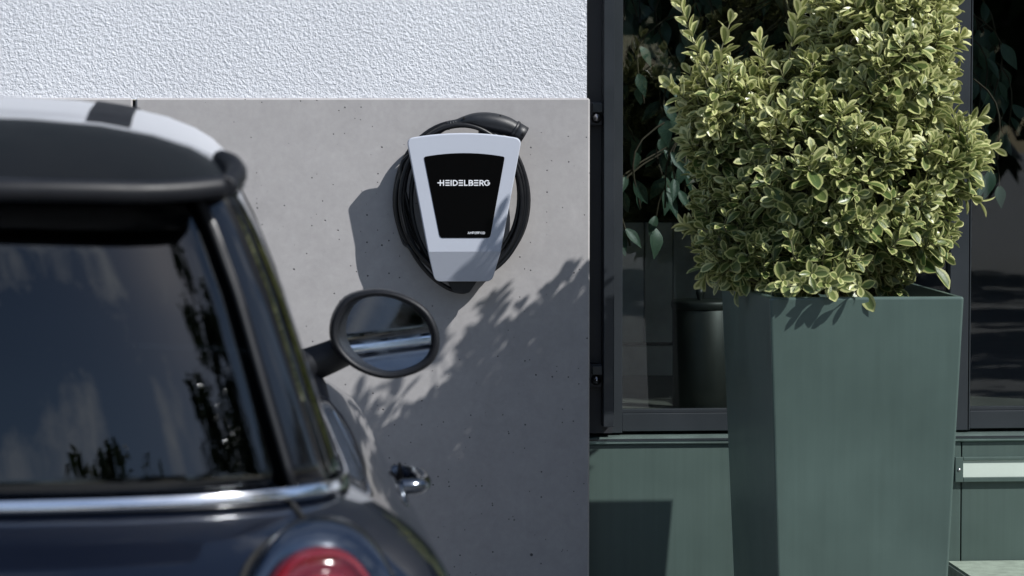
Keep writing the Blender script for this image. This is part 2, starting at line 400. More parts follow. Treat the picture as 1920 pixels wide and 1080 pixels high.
# lettering: strokes in the panel plane
def strokes(name, segs, wd, Y, parent):
    V = []; Fc = []
    for ln in segs:
        q = [Vector(p) for p in ln]
        for i in range(len(q) - 1):
            d = (q[i + 1] - q[i]).normalized(); nn = Vector((-d.y, d.x)) * wd / 2
            ext = d * wd * (.35 if len(q) > 2 else 0)
            a, b = q[i] - (ext if i else ext * 0), q[i + 1] + (ext if i < len(q) - 2 else ext * 0)
            c = len(V)
            for p in (a + nn, a - nn, b - nn, b + nn): V.append(Vector((*pxz(p.x, p.y, Y), 0)))
            Fc.append((c, c + 1, c + 2, c + 3))
    # slight height steps keep crossing strokes off one plane
    W = [(v.x, Y - .00012 * ((i // 4) % 7), v.y) for i, v in enumerate(V)]
    o = mesh(name, W, Fc, M['letter'], None, fix=False)
    sm = o.modifiers.new('solid', 'SOLIDIFY'); sm.thickness = .0004
    return CH(o)
S = lambda x, y: (800 + x / 8.307, 320 + y / 8.307)
def arcp(cx, cy, rx, ry, a0, a1, n=8): return [S(cx + rx * math.cos(R(a0 + (a1 - a0) * k / n)), cy + ry * math.sin(R(a0 + (a1 - a0) * k / n))) for k in range(n + 1)]
t_, b_ = 145, 236
HW = [[S(212, t_), S(212, b_)], [S(263, t_), S(263, b_)], [S(168, 190), S(263, 190)]]
for x0, x1 in ((292, 357), (498, 566), (735, 805)): HW += [[S(x0, yy), S(x1, yy)] for yy in (154, 190, 227)]
HW += [[S(380, t_), S(380, b_)]]
HW += [[S(414, t_), S(414, b_)], [S(414, 154)] + arcp(438, 190.5, 38, 36.5, -90, 90) + [S(414, 227)]]
HW += [[S(590, t_), S(590, b_)], [S(590, 227), S(637, 227)]]
HW += [[S(661, t_), S(661, b_)], [S(661, 154)] + arcp(690, 172, 22, 18, -90, 90, 6) + [S(661, 190)], [S(661, 190)] + arcp(694, 208.5, 24, 18.5, -90, 90, 6) + [S(661, 227)]]
HW += [[S(830, t_), S(830, b_)], [S(830, 154)] + arcp(857, 174, 22, 20, -90, 90, 6) + [S(830, 194)], [S(856, 194), S(884, b_)]]
HW += [arcp(940, 190.5, 38, 37, -40, -360, 16) + [S(946, 192)]]
strokes('lettering', HW, 17 / 8.307, Yc - .0014, panel)
AM = []
def am(ch_, x0, x1):
    T, Bm, mdl, xm = 953, 986, 969, (x0 + x1) / 2
    d = {'A': [[(x0, Bm), (xm, T), (x1, Bm)], [(xm - 4, 980), (xm + 4, 980)]], 'M': [[(x0, Bm), (x0, T), (xm, 974), (x1, T), (x1, Bm)]], 'P': [[(x0, Bm), (x0, T), (x1, T), (x1, mdl + 3), (x0, mdl + 3)]],
         'E': [[(x0, yy), (x1, yy)] for yy in (T + 2, mdl, Bm - 2)], 'R': [[(x0, Bm), (x0, T), (x1, T), (x1, mdl), (x0, mdl)], [(xm, mdl), (x1, Bm)]],
         'F': [[(x0, Bm), (x0, T)], [(x0, T), (x1, T)], [(x0, mdl), (x1, mdl)]], 'I': [[(xm, T), (xm, Bm)]], 'D': [[(x0, T), (x0, Bm)], [(x0, T), (xm + 3, T), (x1, mdl), (xm + 3, Bm), (x0, Bm)]]}[ch_]
    for s_ in d: AM.append([S(*p) for p in s_])
xx = 640
for c_, ww in zip('AMPERFIED', (28, 30, 22, 22, 24, 20, 6, 22, 26)): am(c_, xx, xx + ww); xx += ww + 8.5
strokes('lettering', AM, 6 / 8.307, Yc - .0014, panel)

# ------------------------------------------------------------------ charging cable and plug
cb = empty('charging_cable', (.55, -.03, 1.0)); tag(cb, 'black charging cable coiled round the white charging box with its plug on top', 'cable')
def CB(o): o.parent = cb; o.matrix_parent_inverse = Matrix.Translation((-.55, .03, -1.0)); return o
rr = random.Random(3); path = []
loops = [(862, 376, 122, 150, -.035), (868, 372, 128, 140, -.055), (878, 376, 106, 148, -.070), (862, 368, 104, 132, -.045), (874, 380, 121, 146, -.024), (860, 374, 110, 139, -.078), (870, 376, 115, 144, -.066)]
pts = []
# from the gland: left and up round the outside
for px, py, Y in ((882, 536, -.045), (874, 546, -.047), (858, 546, -.05), (836, 538, -.055), (812, 521, -.06), (788, 495, -.064), (768, 464, -.066)): pts.append(hit(px, py, Y))
ang0 = 205
NL = 14
for li, (cx, cy, rx, ry, Y) in enumerate(loops):
    nx = loops[(li + 1) % len(loops)] if li < len(loops) - 1 else (868, 376, 116, 142, -.062)
    for k in range(NL):
        t = k / NL; a = R(150 + 360 * t)
        q = [loops[li][j] * (1 - t) + nx[j] * t for j in range(5)]
        pts.append(hit(q[0] + q[2] * math.cos(a), q[1] + q[3] * math.sin(a), q[4]))
for px, py, Y in ((752, 330, -.060), (775, 285, -.058), (802, 255, -.056), (826, 240, -.055), (842, 234, -.055)): pts.append(hit(px, py, Y))
CB(tube('cable', cr(pts, 5), .0058, M['cable'], None, 10))
pp = [(838, 233.5, 5.8), (848, 231.5, 6.4), (858, 230.0, 7.2), (872, 227.5, 10.5), (890, 226, 14.5), (910, 227.5, 17.5), (930, 231, 18.5), (948, 236, 18), (960, 241, 16.5), (966, 244.2, 16)]
pa = cr([(*hit(a, b, -.055),) for a, b, r in pp], 4); ra = [v.x for v in cr([(r * .001385, 0, 0) for a, b, r in pp], 4)]
plug = CB(tube('plug', pa, ra, M['plug'], None, 20))
ax = (hit(985, 256, -.055) - hit(960, 241, -.055)).normalized()
c0 = hit(966, 244.5, -.055)
def ringtube(nm, a, b, r, m): o = tube(nm, [c0 + ax * a, c0 + ax * (a + .0008), c0 + ax * (b - .0008), c0 + ax * b], [r - .001, r, r, r - .001], m, None, 24); o.parent = plug; return o
ringtube('plug_collar', -.006, .002, .0258, M['plug']); ringtube('plug_head', .0022, .0275, .0242, M['plug'])
nk = hit(984, 242, -.055)
for i, (a, b, Y) in enumerate(((870, 221.5, -.064), (938, 217.5, -.0635), (981, 251, -.0785))):
    q = hit(a, b, Y - .004); o = box('plug_screw_hole', q - Vector((.0022, .003, .0026)), q + Vector((.0022, .003, .0026)), M['dark_hole'], None, .0006); o.parent = plug
for px in (843, 848, 853):
    q = [hit(px, 229.5, -.055), hit(px + .8, 230.5, -.055)]
    cc = hit(px + .5, 232.3 - (px - 848) * .15, -.055); dr = (hit(px + 2, 232, -.055) - hit(px, 232.4, -.055)).normalized()
    o = tube('strain_relief_rib', [cc, cc + dr * .0028], .0102, M['plug'], None, 16); o.parent = plug
# hook that carries the plug
CB(box('plug_hook', hit(905, 262, -.03) - Vector((.012, .03, .01)), hit(905, 240, -.03) + Vector((.012, .0, .0)), M['cable'], None, .003))
# ------------------------------------------------------------------ planter
Yf = -1.05; a = hit(1443, 558, Yf); b = hit(1808, 556, Yf)
PX0, PX1, PZ, PD = a.x, b.x, a.z, .765
pcx, pcy = (PX0 + PX1) / 2, Yf + PD / 2
pl = empty('planter', (pcx, pcy, 0)); tag(pl, 'tall tapered grey green metal planter in front of the window', 'planter')
tp = .040
def section(z, ins=0):
    k = tp * (1 - z / PZ) + ins
    return [Vector((PX0 + k - pcx, Yf + k - pcy, z)), Vector((PX1 - k - pcx, Yf + k - pcy, z)), Vector((PX1 - k - pcx, Yf + PD - k - pcy, z)), Vector((PX0 + k - pcx, Yf + PD - k - pcy, z))]
bm = bmesh.new()
rings = [[bm.verts.new(p) for p in section(z, i)] for z, i in ((.0, 0), (PZ, 0), (PZ, .016), (PZ - .012, .016), (PZ - .012, .004), (PZ - .10, .004))]
for r0, r1 in zip(rings, rings[1:]):
    for i in range(4): bm.faces.new((r0[i], r0[(i + 1) % 4], r1[(i + 1) % 4], r1[i]))
bm.faces.new(rings[0][::-1])
bmesh.ops.recalc_face_normals(bm, faces=bm.faces)
eds = [e for e in bm.edges if (abs(e.verts[0].co.z - e.verts[1].co.z) > .5) or all(abs(v.co.z - PZ) < 1e-5 for v in e.verts) and (e.verts[0] in rings[1] and e.verts[1] in rings[1])]
bmesh.ops.bevel(bm, geom=eds, offset=.006, segments=3, affect='EDGES', profile=.5)
me = bpy.data.meshes.new('planter_shell'); bm.to_mesh(me); bm.free(); link('planter_shell', me, M['planter'], pl)
s = section(PZ - .07, .003); sg = []
NXs = 14
for i in range(NXs + 1):
    rw = []
    for j in range(NXs + 1):
        p = s[0].lerp(s[1], i / NXs).lerp(s[3].lerp(s[2], i / NXs), j / NXs); rw.append(p + Vector((0, 0, random.uniform(-.008, .012)))) 
    sg.append(rw)
grid('soil', sg, M['soil'], pl)

# ------------------------------------------------------------------ leaves
def leaf_geo(L_, W_, fold, curl, pointed=False, nl=6, tone=.5, cup=0):
    V = []; UV = []; Fc = []
    for i in range(nl + 1):
        t = i / nl
        wv = np.interp(t, [0, .12, .3, .5, .68, .84, .94, 1], [.07, .30, .72, .98, 1.0, .80, .50, .14] if not pointed else [.05, .45, .92, 1.0, .74, .38, .14, .02]) * W_ / 2
        y = L_ * t; z = -curl * L_ * t * t
        for k in (-1, -.55, 0, .55, 1):
            V.append((k * wv, y, z + abs(k) * wv * fold + cup * math.sin(t * math.pi) * L_ * (k * k) * .1)); UV.append((max(abs(k), (t - .72) * 3.0 if t > .72 else 0, 1 if False else 0), t))
    for i in range(nl):
        for k in range(4): Fc.append((i * 5 + k, i * 5 + k + 1, (i + 1) * 5 + k + 1, (i + 1) * 5 + k))
    return V, UV, Fc, tone
def leaf_mesh(name, items, mat):
    # items: list of (geo, matrix, tone)
    V = []; Fc = []; UV = []; TN = []
    for (gv, guv, gf, tn), mtx, tone in items:
        o = len(V)
        A = np.array(gv); mm = np.array(mtx); P = A @ mm[:3, :3].T + mm[:3, 3]
        V.extend(map(tuple, P)); UV.extend(guv); TN.extend([tone] * len(gv)); Fc.extend([tuple(i + o for i in f) for f in gf])
    me = bpy.data.meshes.new(name); me.from_pydata(V, [], Fc); me.update()
    uvl = me.uv_layers.new(name='leaf'); li = np.empty(len(me.loops), dtype=np.int32); me.loops.foreach_get('vertex_index', li)
    uvl.data.foreach_set('uv', np.array(UV, dtype=np.float32)[li].ravel())
    at = me.attributes.new('tone', 'FLOAT', 'POINT'); at.data.foreach_set('value', np.array(TN, dtype=np.float32))
    me.polygons.foreach_set('use_smooth', [True] * len(me.polygons)); me.materials.append(mat)
    return me
rng = random.Random(11)
SH = [leaf_geo(1, .46 + .10 * rng.random(), .16 + .3 * rng.random(), rng.uniform(-.05, .28)) for _ in range(7)]
def frame(origin, d, n, s):
    y = d.normalized(); z = (n - y * n.dot(y)); z = z.normalized() if z.length > 1e-4 else y.orthogonal().normalized(); x_ = y.cross(z)
    m = Matrix((x_, y, z)).transposed().to_4x4(); m = Matrix.Translation(origin) @ m @ Matrix.Diagonal((s, s, s, 1)); return m
BY = Yf + PD / 2
def bp(px, py, Y=BY): return hit(px, py, Y)
PXM = 1 / 770.0
blobs = []   # centre, radii
for px, py, dy, rx, ry, rz in ((1545, 330, 0, 235, 210, 250), (1500, 475, -.02, 165, 95, 220), (1380, 430, -.03, 85, 95, 150), (1640, 120, .02, 150, 170, 210), (1645, 20, .03, 130, 118, 170), (1510, 180, 0, 120, 90, 170),
                               (1360, 200, 0, 88, 92, 130), (1760, 290, -.02, 80, 85, 140), (1690, 420, 0, 95, 90, 170), (1700, 45, .02, 85, 115, 130), (1335, 265, -.02, 55, 70, 90), (1640, 500, .02, 60, 55, 110)):
    c = bp(px, py, BY + dy); blobs.append((c, Vector((rx, rz, ry)) * PXM))
def inside(p):
    m_ = 9
    for c, r in blobs:
        d = p - c; m_ = min(m_, math.sqrt((d.x / r.x) ** 2 + (d.y / r.y) ** 2 + (d.z / r.z) ** 2))
    return m_
leaves = []; twigs = []
core = bp(1560, 420)
def sprig(tip, d, npair, big, base_tone, twig=True):
    d = d.normalized(); L0 = .012 + .011 * npair
    base = tip - d * L0
    s1 = d.orthogonal().normalized(); ph = rng.random() * 6.28
    for k in range(npair):
        t = k / max(1, npair - 1); pos = base + d * L0 * t
        a = ph + k * math.pi / 2 + rng.uniform(-.3, .3)
        q = Quaternion(d, a); sd_ = q @ s1
        for sgn in (1, -1):
            spread = R(72 - 42 * t + rng.uniform(-12, 12))
            ld = d * math.cos(spread) + sd_ * sgn * math.sin(spread) + Vector((0, 0, rng.uniform(-.14, .1)))
            nrm = d * math.sin(spread) - sd_ * sgn * math.cos(spread) + Vector([rng.uniform(-.25, .25) for _ in range(3)])
            sz = big * (1.0 - .45 * t) * rng.uniform(.78, 1.15)
            tone = min(1, max(0, base_tone + .35 * t + rng.uniform(-.22, .22)))
            leaves.append((rng.randrange(7), frame(pos, ld, nrm, sz), tone))
    if twig: twigs.append((tip, base, d))
    return base
cnt = 0; tries = 0
while cnt < 1150 and tries < 60000:
    tries += 1
    c, r = rng.choices(blobs, [b_[1].x * b_[1].z + b_[1].y * b_[1].z for b_ in blobs])[0]
    v = Vector([rng.gauss(0, 1) for _ in range(3)]).normalized()
    if v.y > .35 and rng.random() < .55: continue
    k = rng.uniform(.80, 1.05); p = c + Vector((v.x * r.x, v.y * r.y, v.z * r.z)) * k
    if inside(p) < k - .18 or p.z < PZ + .015: continue
    if p.z > bp(1560, 60).z and rng.random() < .4: continue
    if p.z < PZ + .05 and p.x > bp(1690, 500).x: continue
    nrm = Vector((v.x / r.x, v.y / r.y, v.z / r.z)).normalized()
    d = nrm * .75 + Vector((0, 0, .6)) + Vector([rng.uniform(-.4, .4) for _ in range(3)])
    hgt = (p.z - PZ) / 1.0
    base_tone = .10 + .52 * min(1, max(0, hgt)) + (.2 if v.x < -.4 and hgt > .35 else 0)  # paler upward and upper left: sunlit look put into the leaf colour
    sprig(p, d, rng.choice((3, 4, 4, 5)), rng.uniform(.049, .068), base_tone); cnt += 1
# inner dark leaves so that the crown has depth
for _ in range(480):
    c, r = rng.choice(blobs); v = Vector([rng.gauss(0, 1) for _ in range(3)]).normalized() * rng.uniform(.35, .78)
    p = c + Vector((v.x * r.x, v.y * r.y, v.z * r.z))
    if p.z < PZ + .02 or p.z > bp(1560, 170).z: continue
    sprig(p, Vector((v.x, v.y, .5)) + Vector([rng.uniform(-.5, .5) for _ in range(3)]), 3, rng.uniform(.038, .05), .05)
for px, py in ((1525, 512), (1500, 530), (1552, 532), (1470, 525), (1610, 535), (1575, 520)):
    sprig(bp(px, py, Yf - .035), Vector((rng.uniform(-.4, .2), -.8, .15)), 4, .055, .25)
# long shoots that stick out
shoots = [((1330, 150), (1272, -2), 9), ((1340, 150), (1368, 45), 5), ((1290, 190), (1262, 165), 4), ((1480, 110), (1500, 20), 7), ((1440, 140), (1425, 82), 4), ((1790, 270), (1862, 278), 5), ((1770, 250), (1835, 222), 5), ((1750, 110), (1800, 70), 5), ((1760, 60), (1792, 5), 5),
          ((1320, 440), (1290, 425), 4), ((1340, 480), (1322, 520), 4), ((1780, 350), (1832, 375), 4), ((1560, -60), (1530, -225), 9), ((1545, -40), (1490, -150), 6), ((1590, -80), (1600, -150), 5), ((1680, -60), (1700, -135), 5), ((1640, -80), (1650, -175), 6), ((1480, 20), (1455, -90), 6), ((1520, -40), (1500, -130), 6)]
for (x0, y0), (x1, y1), npr in shoots:
    Y = BY + rng.uniform(-.08, .05); A_, B_ = bp(x0, y0, Y), bp(x1, y1, Y + rng.uniform(-.03, .03)); d = (B_ - A_)
    s1 = d.normalized().orthogonal().normalized(); ph = rng.random() * 6
    for k in range(npr):
        t = .25 + .75 * k / (npr - 1); pos = A_ + d * t
        sd_ = Quaternion(d.normalized(), ph + k * math.pi / 2) @ s1; dn = d.normalized()
        for sgn in (1, -1):
            spread = R(rng.uniform(38, 60) - 22 * t)
            ld = dn * math.cos(spread) + sd_ * sgn * math.sin(spread)
            leaves.append((rng.randrange(7), frame(pos, ld, dn * math.sin(spread) - sd_ * sgn * math.cos(spread), rng.uniform(.044, .056) * (1.1 - .25 * t)), .55 + .3 * t))
    twigs.append((B_, A_, dn))
shrub = empty('potted_shrub', (pcx, pcy, PZ - .07)); tag(shrub, 'bushy evergreen shrub with yellow edged leaves growing in the tall planter', 'shrub')
shrub_inv = Matrix.Translation((-pcx, -pcy, -(PZ - .07)))
def score(lf):
    m = lf[1]; p = m.translation; q = proj(p)
    if not (0 < q[0] < 1920 and 0 < q[1] < 1080): return -1
    nrm = m.col[2].xyz.normalized(); s_ = m.col[1].xyz.length
    face = abs(nrm.dot((CAM - p).normalized()))
    return s_ * (.3 + face) * (1 if inside(p) > .93 else .2) * (1.0 - .8 * (p.y - BY))
order = sorted(range(len(leaves)), key=lambda i: -score(leaves[i])); own = set(order[:300])
tones = [.12, .3, .5, .7, .9]; cache = {}
for i in order[:300]:
    sh, m, t = leaves[i]; ti = min(range(5), key=lambda k: abs(tones[k] - t))
    if (sh, ti) not in cache: cache[(sh, ti)] = leaf_mesh('leaf', [(SH[sh], Matrix.Identity(4), tones[ti])], M['leaf'])
    o = bpy.data.objects.new('leaf', cache[(sh, ti)]); col.objects.link(o); o.parent = shrub; o.matrix_parent_inverse = shrub_inv; o.matrix_basis = m
me = leaf_mesh('foliage', [(SH[l_[0]], l_[1], l_[2]) for i, l_ in enumerate(leaves) if i not in own], M['leaf'])
fo = bpy.data.objects.new('foliage', me); col.objects.link(fo); fo.parent = shrub; fo.matrix_parent_inverse = shrub_inv; tag(fo, kind='stuff')
# stems and twigs
V = []; Fc = []
def addtube(path, rad, seg=5):
    v, f = tube_geo(path, rad, seg); o = len(V); V.extend(v); Fc.extend([tuple(i + o for i in q) for q in f])
stems = []
for k in range(9):
    a = rng.random() * 6.28; b0 = Vector((pcx - .02 + .08 * math.cos(a), pcy + .08 * math.sin(a), PZ - .085)); tp_ = bp(rng.uniform(1400, 1700), rng.uniform(-60, 260)) + Vector((0, rng.uniform(-.15, .15), 0))
    path = cr([b0, b0.lerp(tp_, .35) + Vector((rng.uniform(-.03, .03), rng.uniform(-.03, .03), .03)), tp_], 6); stems.append(path)
    addtube(path, [.011 * (1 - .75 * i / (len(path) - 1)) for i in range(len(path))], 6)
for tip, base, d in twigs:
    sp_ = min((q for p_ in stems for q in p_[2:]), key=lambda q: (q - base).length + (.5 if q.z > base.z else 0))
    st = base.lerp(sp_, .8 if (base - sp_).length < .3 else .55)
    addtube(cr([st, st.lerp(base, .55) - Vector((0, 0, .01)), base, tip], 3), [.0032, .003, .0028, .0026, .0024, .0022, .002, .0018, .0016, .0014], 4)
br = mesh('branches', V, Fc, M['bark'], None, True, fix=False); br.parent = shrub; br.matrix_parent_inverse = shrub_inv

# ------------------------------------------------------------------ indoor ficus and bin
fx = empty('indoor_plant', (1.62, .62, .572)); tag(fx, 'large leafy indoor plant with drooping leaves standing behind the window pane', 'plant')
def FX(o): o.parent = fx; o.matrix_parent_inverse = Matrix.Translation((-1.62, -.62, -.572)); return o
prof = [(.0, 0), (.13, 0), (.15, .01), (.165, .26), (.172, .262), (.172, .285), (.158, .285), (.155, .25), (0, .245)]
FX(grid('plant_pot', [[Vector((1.62 + r_ * math.cos(2 * math.pi * k / 28), .62 + r_ * math.sin(2 * math.pi * k / 28), .573 + z_)) for k in range(28)] for r_, z_ in prof], M['pot'], None, True, False, True))
FS = [leaf_geo(1, .44, .25, .25, True) , leaf_geo(1, .5, .15, .4, True), leaf_geo(1, .40, .35, .12, True)]
fc = [leaf_mesh('leaf', [(g_, Matrix.Identity(4), t_)], M['ficus_leaf']) for g_ in FS for t_ in (.2, .8)]
V = []; Fc = []
rf = random.Random(5)
for k in range(5): 
    b0 = Vector((1.62 + rf.uniform(-.03, .03), .62 + rf.uniform(-.03, .03), .80)); tp_ = Vector((rf.uniform(1.2, 2.0), rf.uniform(.5, .8), rf.uniform(1.7, 2.3)))
    addtube(cr([b0, b0.lerp(tp_, .5) + Vector((0, 0, .2)), tp_], 6), .009, 6)
nl_ = 0
for k in range(64):
    if k < 30: c_ = hit(rf.uniform(1165, 1330), rf.uniform(-60, 400), rf.uniform(.30, .62))
    elif k < 46: c_ = hit(rf.uniform(1825, 1880), rf.uniform(20, 300), rf.uniform(.35, .65))
    else: c_ = hit(rf.uniform(1330, 1830), rf.uniform(-150, 380), rf.uniform(.4, .9))
    rt_ = Vector((1.62 + (c_.x - 1.62) * .35, .62, min(c_.z + .25, 2.2)))
    end = c_ + Vector((rf.uniform(-.05, .05), rf.uniform(-.04, .04), -.12)); pth = cr([rt_, c_ + Vector((0, 0, .07)), end], 6)
    addtube(pth, .003, 4)
    for q in range(5):
        p_ = pth[int(len(pth) * (.45 + .11 * q)) - 1]; aa = rf.random() * 6.28
        d_ = Vector((.55 * math.cos(aa), .45 * math.sin(aa), -.8 + rf.uniform(-.2, .35)))
        nn_ = Vector((rf.uniform(-.5, .5), -.8, .55))
        o = bpy.data.objects.new('leaf', rf.choice(fc)); col.objects.link(o); o.matrix_basis = frame(p_, d_, nn_, rf.uniform(.06, .088)); FX(o); nl_ += 1
FX(mesh('branches', V, Fc, M['trunk'], None, True, fix=False))
bn = empty('waste_bin', (1.22, .40, .572)); tag(bn, 'dark cylindrical bin with a small lid knob standing behind the window pane', 'bin')
def BN(o): o.parent = bn; o.matrix_parent_inverse = Matrix.Translation((-1.22, -.40, -.572)); return o
def lathe(nm, prof_, c_, m, n=32): return grid(nm, [[Vector((c_[0] + r_ * math.cos(2 * math.pi * k / n), c_[1] + r_ * math.sin(2 * math.pi * k / n), c_[2] + z_)) for k in range(n)] for r_, z_ in prof_], m, None, True, False, True)
BN(lathe('bin_body', [(0, 0), (.086, 0), (.088, .004), (.088, .298), (.086, .30), (0, .30)], (1.245, .40, .573), M['pot']))
BN(lathe('bin_lid', [(.090, .301), (.092, .304), (.092, .318), (.088, .324), (0, .328)], (1.245, .40, .573), M['pot']))
BN(lathe('lid_knob', [(.007, .327), (.008, .335), (.011, .345), (.010, .356), (0, .358)], (1.225, .35, .573), M['pot'], 16))
# ------------------------------------------------------------------ parked car (local: x right, y forward from the rear bumper, z up)
car = empty('parked_car', (-.58, -4.80, 0), R(1.0)); tag(car, 'dark blue black small hatchback with white striped roof parked in front of the wall', 'car')
LV = [  # z, half width, rear y, rear curve length, front y, front curve length
    (.16, .78, .14, .45, 3.70, .55), (.22, .82, .06, .45, 3.78, .55), (.35, .850, .02, .45, 3.83, .6), (.50, .862, .0, .46, 3.85, .65), (.62, .864, .01, .46, 3.845, .7), (.70, .862, .03, .46, 3.82, .8),
    (.76, .857, .045, .45, 3.77, .9), (.81, .848, .060, .44, 3.70, 1.0), (.85, .835, .080, .43, 3.60, 1.1), (.880, .815, .105, .42, 3.48, 1.1), (.906, .790, .140, .41, 3.33, 1.1), (.928, .762, .180, .40, 3.15, 1.0), (.944, .736, .222, .38, 3.00, .9), (.952, .709, .250, .37, 2.92, .8),
    (.968, .703, .257, .36, 2.88, .75), (1.05, .677, .274, .35, 2.74, .75), (1.12, .655, .290, .34, 2.60, .72), (1.20, .630, .312, .33, 2.42, .7), (1.28, .598, .338, .32, 2.22, .66), (1.335, .570, .358, .31, 2.06, .62)]
def lev(z):
    for a, b in zip(LV, LV[1:]):
        if z <= b[0] + 1e-9:
            t = (z - a[0]) / (b[0] - a[0]); t = max(0, t); return [a[i] + (b[i] - a[i]) * t for i in range(6)]
    return list(LV[-1])
NR = 3.6
def cp(q, z, off=0):            # q 0..1 rear quarter (by angle), 1..2 side, 2..3 front quarter; right side
    _, W, yr, Lr, yf, Lf = lev(z)
    if q <= 1:
        a = q * math.pi / 2; x = W * math.sin(a) ** (2 / NR); y = yr + Lr * (1 - max(0, math.cos(a)) ** (2 / NR))
    elif q <= 2:
        t = q - 1; ya, yb = yr + Lr, yf - Lf; y = ya + (yb - ya) * t; x = W - .012 * 4 * t * (1 - t) * 0
    else:
        a = (3 - q) * math.pi / 2; x = W * math.sin(a) ** (2 / 2.6); y = yf - Lf * (1 - max(0, math.cos(a)) ** (2 / 2.6))
    return Vector((x, y, z))
def cpn(q, z, off):
    e = 1e-3; p = cp(q, z); du = cp(min(3, q + e), z) - cp(max(0, q - e), z); dz = cp(q, z + e) - cp(q, max(.16, z - e))
    n_ = du.cross(dz).normalized()
    if n_.length < .5: n_ = Vector((0, -1, 0))
    return p + n_ * off
def qx(fr_): # q in the rear quarter for a fraction of the half width
    return math.asin(max(0, min(1, fr_)) ** (NR / 2)) / (math.pi / 2)
def flip(p): return Vector((-p.x, p.y, p.z))
def lin(a, b, n): return [a + (b - a) * k / n for k in range(n + 1)]
def qs_full():
    r_ = [qx(f) for f in (0, .15, .3, .45, .58, .68, .76, .82, .87, .905, .93, .95, .966, .978, .987, .994, .998)] + [1]
    r_ += lin(1, 2, 14)[1:] + lin(2, 3, 22)[1:]
    return r_
def patch(name, qs, zs, mat, both=True, thick=0, off=0, parent=car, mirror_join=True, smooth=True):
    A = [[cpn(q, z, off) if off else cp(q, z) for q in qs] for z in zs]
    if mirror_join: A = [[flip(p) for p in r[::-1]] + (r[1:] if abs(r[0].x) < 1e-4 else r) for r in A]
    return grid(name, A, mat, parent, smooth, thick=thick)
zb = [.16, .19, .22, .28, .35, .42, .50, .56, .62, .66, .70, .73, .76, .785, .81, .83, .85, .866, .880, .894, .906, .918, .928, .937, .944, .952]
qf = qs_full()
A = [[cp(q, z) for q in qf] for z in zb]; A = [[flip(p) for p in r[::-1]] + r[1:-1] for r in A]
body = grid('body', A, M['paint'], car, True, False, True)
ss = body.modifiers.new('sub', 'SUBSURF'); ss.levels = 1; ss.render_levels = 2
# closed underside and wheels
box('underbody', (-.76, .2, .15), (.76, 3.6, .21), M['trim'], car)
def wheel(x_, y_):
    w_ = empty('wheel'); w_.parent = car; w_.location = (x_, y_, .305); sgn = 1 if x_ > 0 else -1
    def la(nm, prof_, m): 
        P_ = [[Vector((sgn * xx, r_ * math.cos(2 * math.pi * k / 36), r_ * math.sin(2 * math.pi * k / 36))) for k in range(36)] for r_, xx in prof_]
        return grid(nm, P_, m, w_, True, False, True)
    la('tyre', [(.20, -.18), (.29, -.18), (.305, -.165), (.305, -.015), (.29, .0), (.215, .003)], M['tyre'])
    la('rim', [(.215, .002), (.205, -.01), (.19, -.035), (.08, -.03), (.05, -.012), (0, -.01)], M['alloy'])
    la('wheel_arch', [(.325, -.004), (.375, -.004), (.375, .004), (.325, .004)], M['trim'])
for x_ in (.869, -.869):
    for y_ in (.68, 3.17): wheel(x_, y_)
# belt trim
bt = patch('belt_trim', [q for q in qs_full() if q <= 2.35], [.9515, .954, .960, .966, .9695], M['chrome'], off=.007, thick=.004)
# greenhouse: rear window, rear pillars, side windows, front pillars, windscreen
zg = lin(.9685, 1.335, 14)
qa, qb = qx(.900), qx(.965)
rw = patch('rear_window', [qx(f) for f in lin(0, .900, 18)], zg, M['car_glass'], thick=.004)
ws = [2.55, 2.65, 2.75, 2.85, 2.93, 3.0]
grid('windscreen', [[cp(q, z) for q in ws] + [flip(cp(q, z)) for q in ws[::-1][1:]] for z in zg], M['side_glass'], car, True, thick=.004)
for sgn in (1, -1):
    f_ = (lambda p: p) if sgn == 1 else flip
    def gp(nm, qs, m, th=.004, off=0, zs=zg): return grid(nm, [[f_(cpn(q, z, off)) for q in qs] for z in zs], m, car, True, thick=th)
    gp('rear_pillar', lin(qa, qb, 6), M['pillar'], .006, .003)
    gp('side_window', [qx(f) for f in (.965, .978, .988, .995)] + lin(1, 1.40, 4), M['side_glass'])
    gp('door_pillar', lin(1.40, 1.46, 2), M['pillar'], .006, .002)
    gp('side_window', lin(1.46, 2.0, 6) + [2.08, 2.16, 2.24], M['side_glass'])
    gp('front_pillar', lin(2.24, 2.55, 5), M['pillar'], .006, .003)
    # bright strip down the rear window edge
    tube('window_seal', [f_(cpn(qx(.90 + .0 * (k / 14)), z, .004)) for k, z in enumerate(zg)], .005, M['trim'], car, 6)
    tube('drip_rail', [f_(cpn(qb + (1.95 - qb) * k / 24, 1.333, .006)) for k in range(25)], .007, M['pillar'], car, 6)
# roof
def Ptop(y):
    pts_ = [(.30, 1.352), (.45, 1.378), (.60, 1.400), (.75, 1.416), (1.0, 1.436), (1.3, 1.447), (1.6, 1.443), (1.85, 1.425), (2.02, 1.395), (2.10, 1.36)]
    for a, b in zip(pts_, pts_[1:]):
        if y <= b[0]:
            t = (y - a[0]) / (b[0] - a[0]); t = t * t * (3 - 2 * t) * .3 + t * .7; return a[1] + (b[1] - a[1]) * t
    return pts_[-1][1]
def Wr(y): return .573 - .10 * max(0, (.62 - y)) ** 1.3 - .16 * max(0, y - 1.75) ** 1.5
def roofz(u, y, ze=1.330): return ze + (Ptop(y) - ze) * max(0, 1 - abs(u) ** 4) ** .5
us = [math.sin(R(a)) for a in (-90, -84, -78, -71, -64, -56, -47, -37, -25, -12, 0, 12, 25, 37, 47, 56, 64, 71, 78, 84, 90)]
def yend(u): return 2.10 - .12 * u ** 4
def ybeg(u): return .765 - .17 * u ** 4
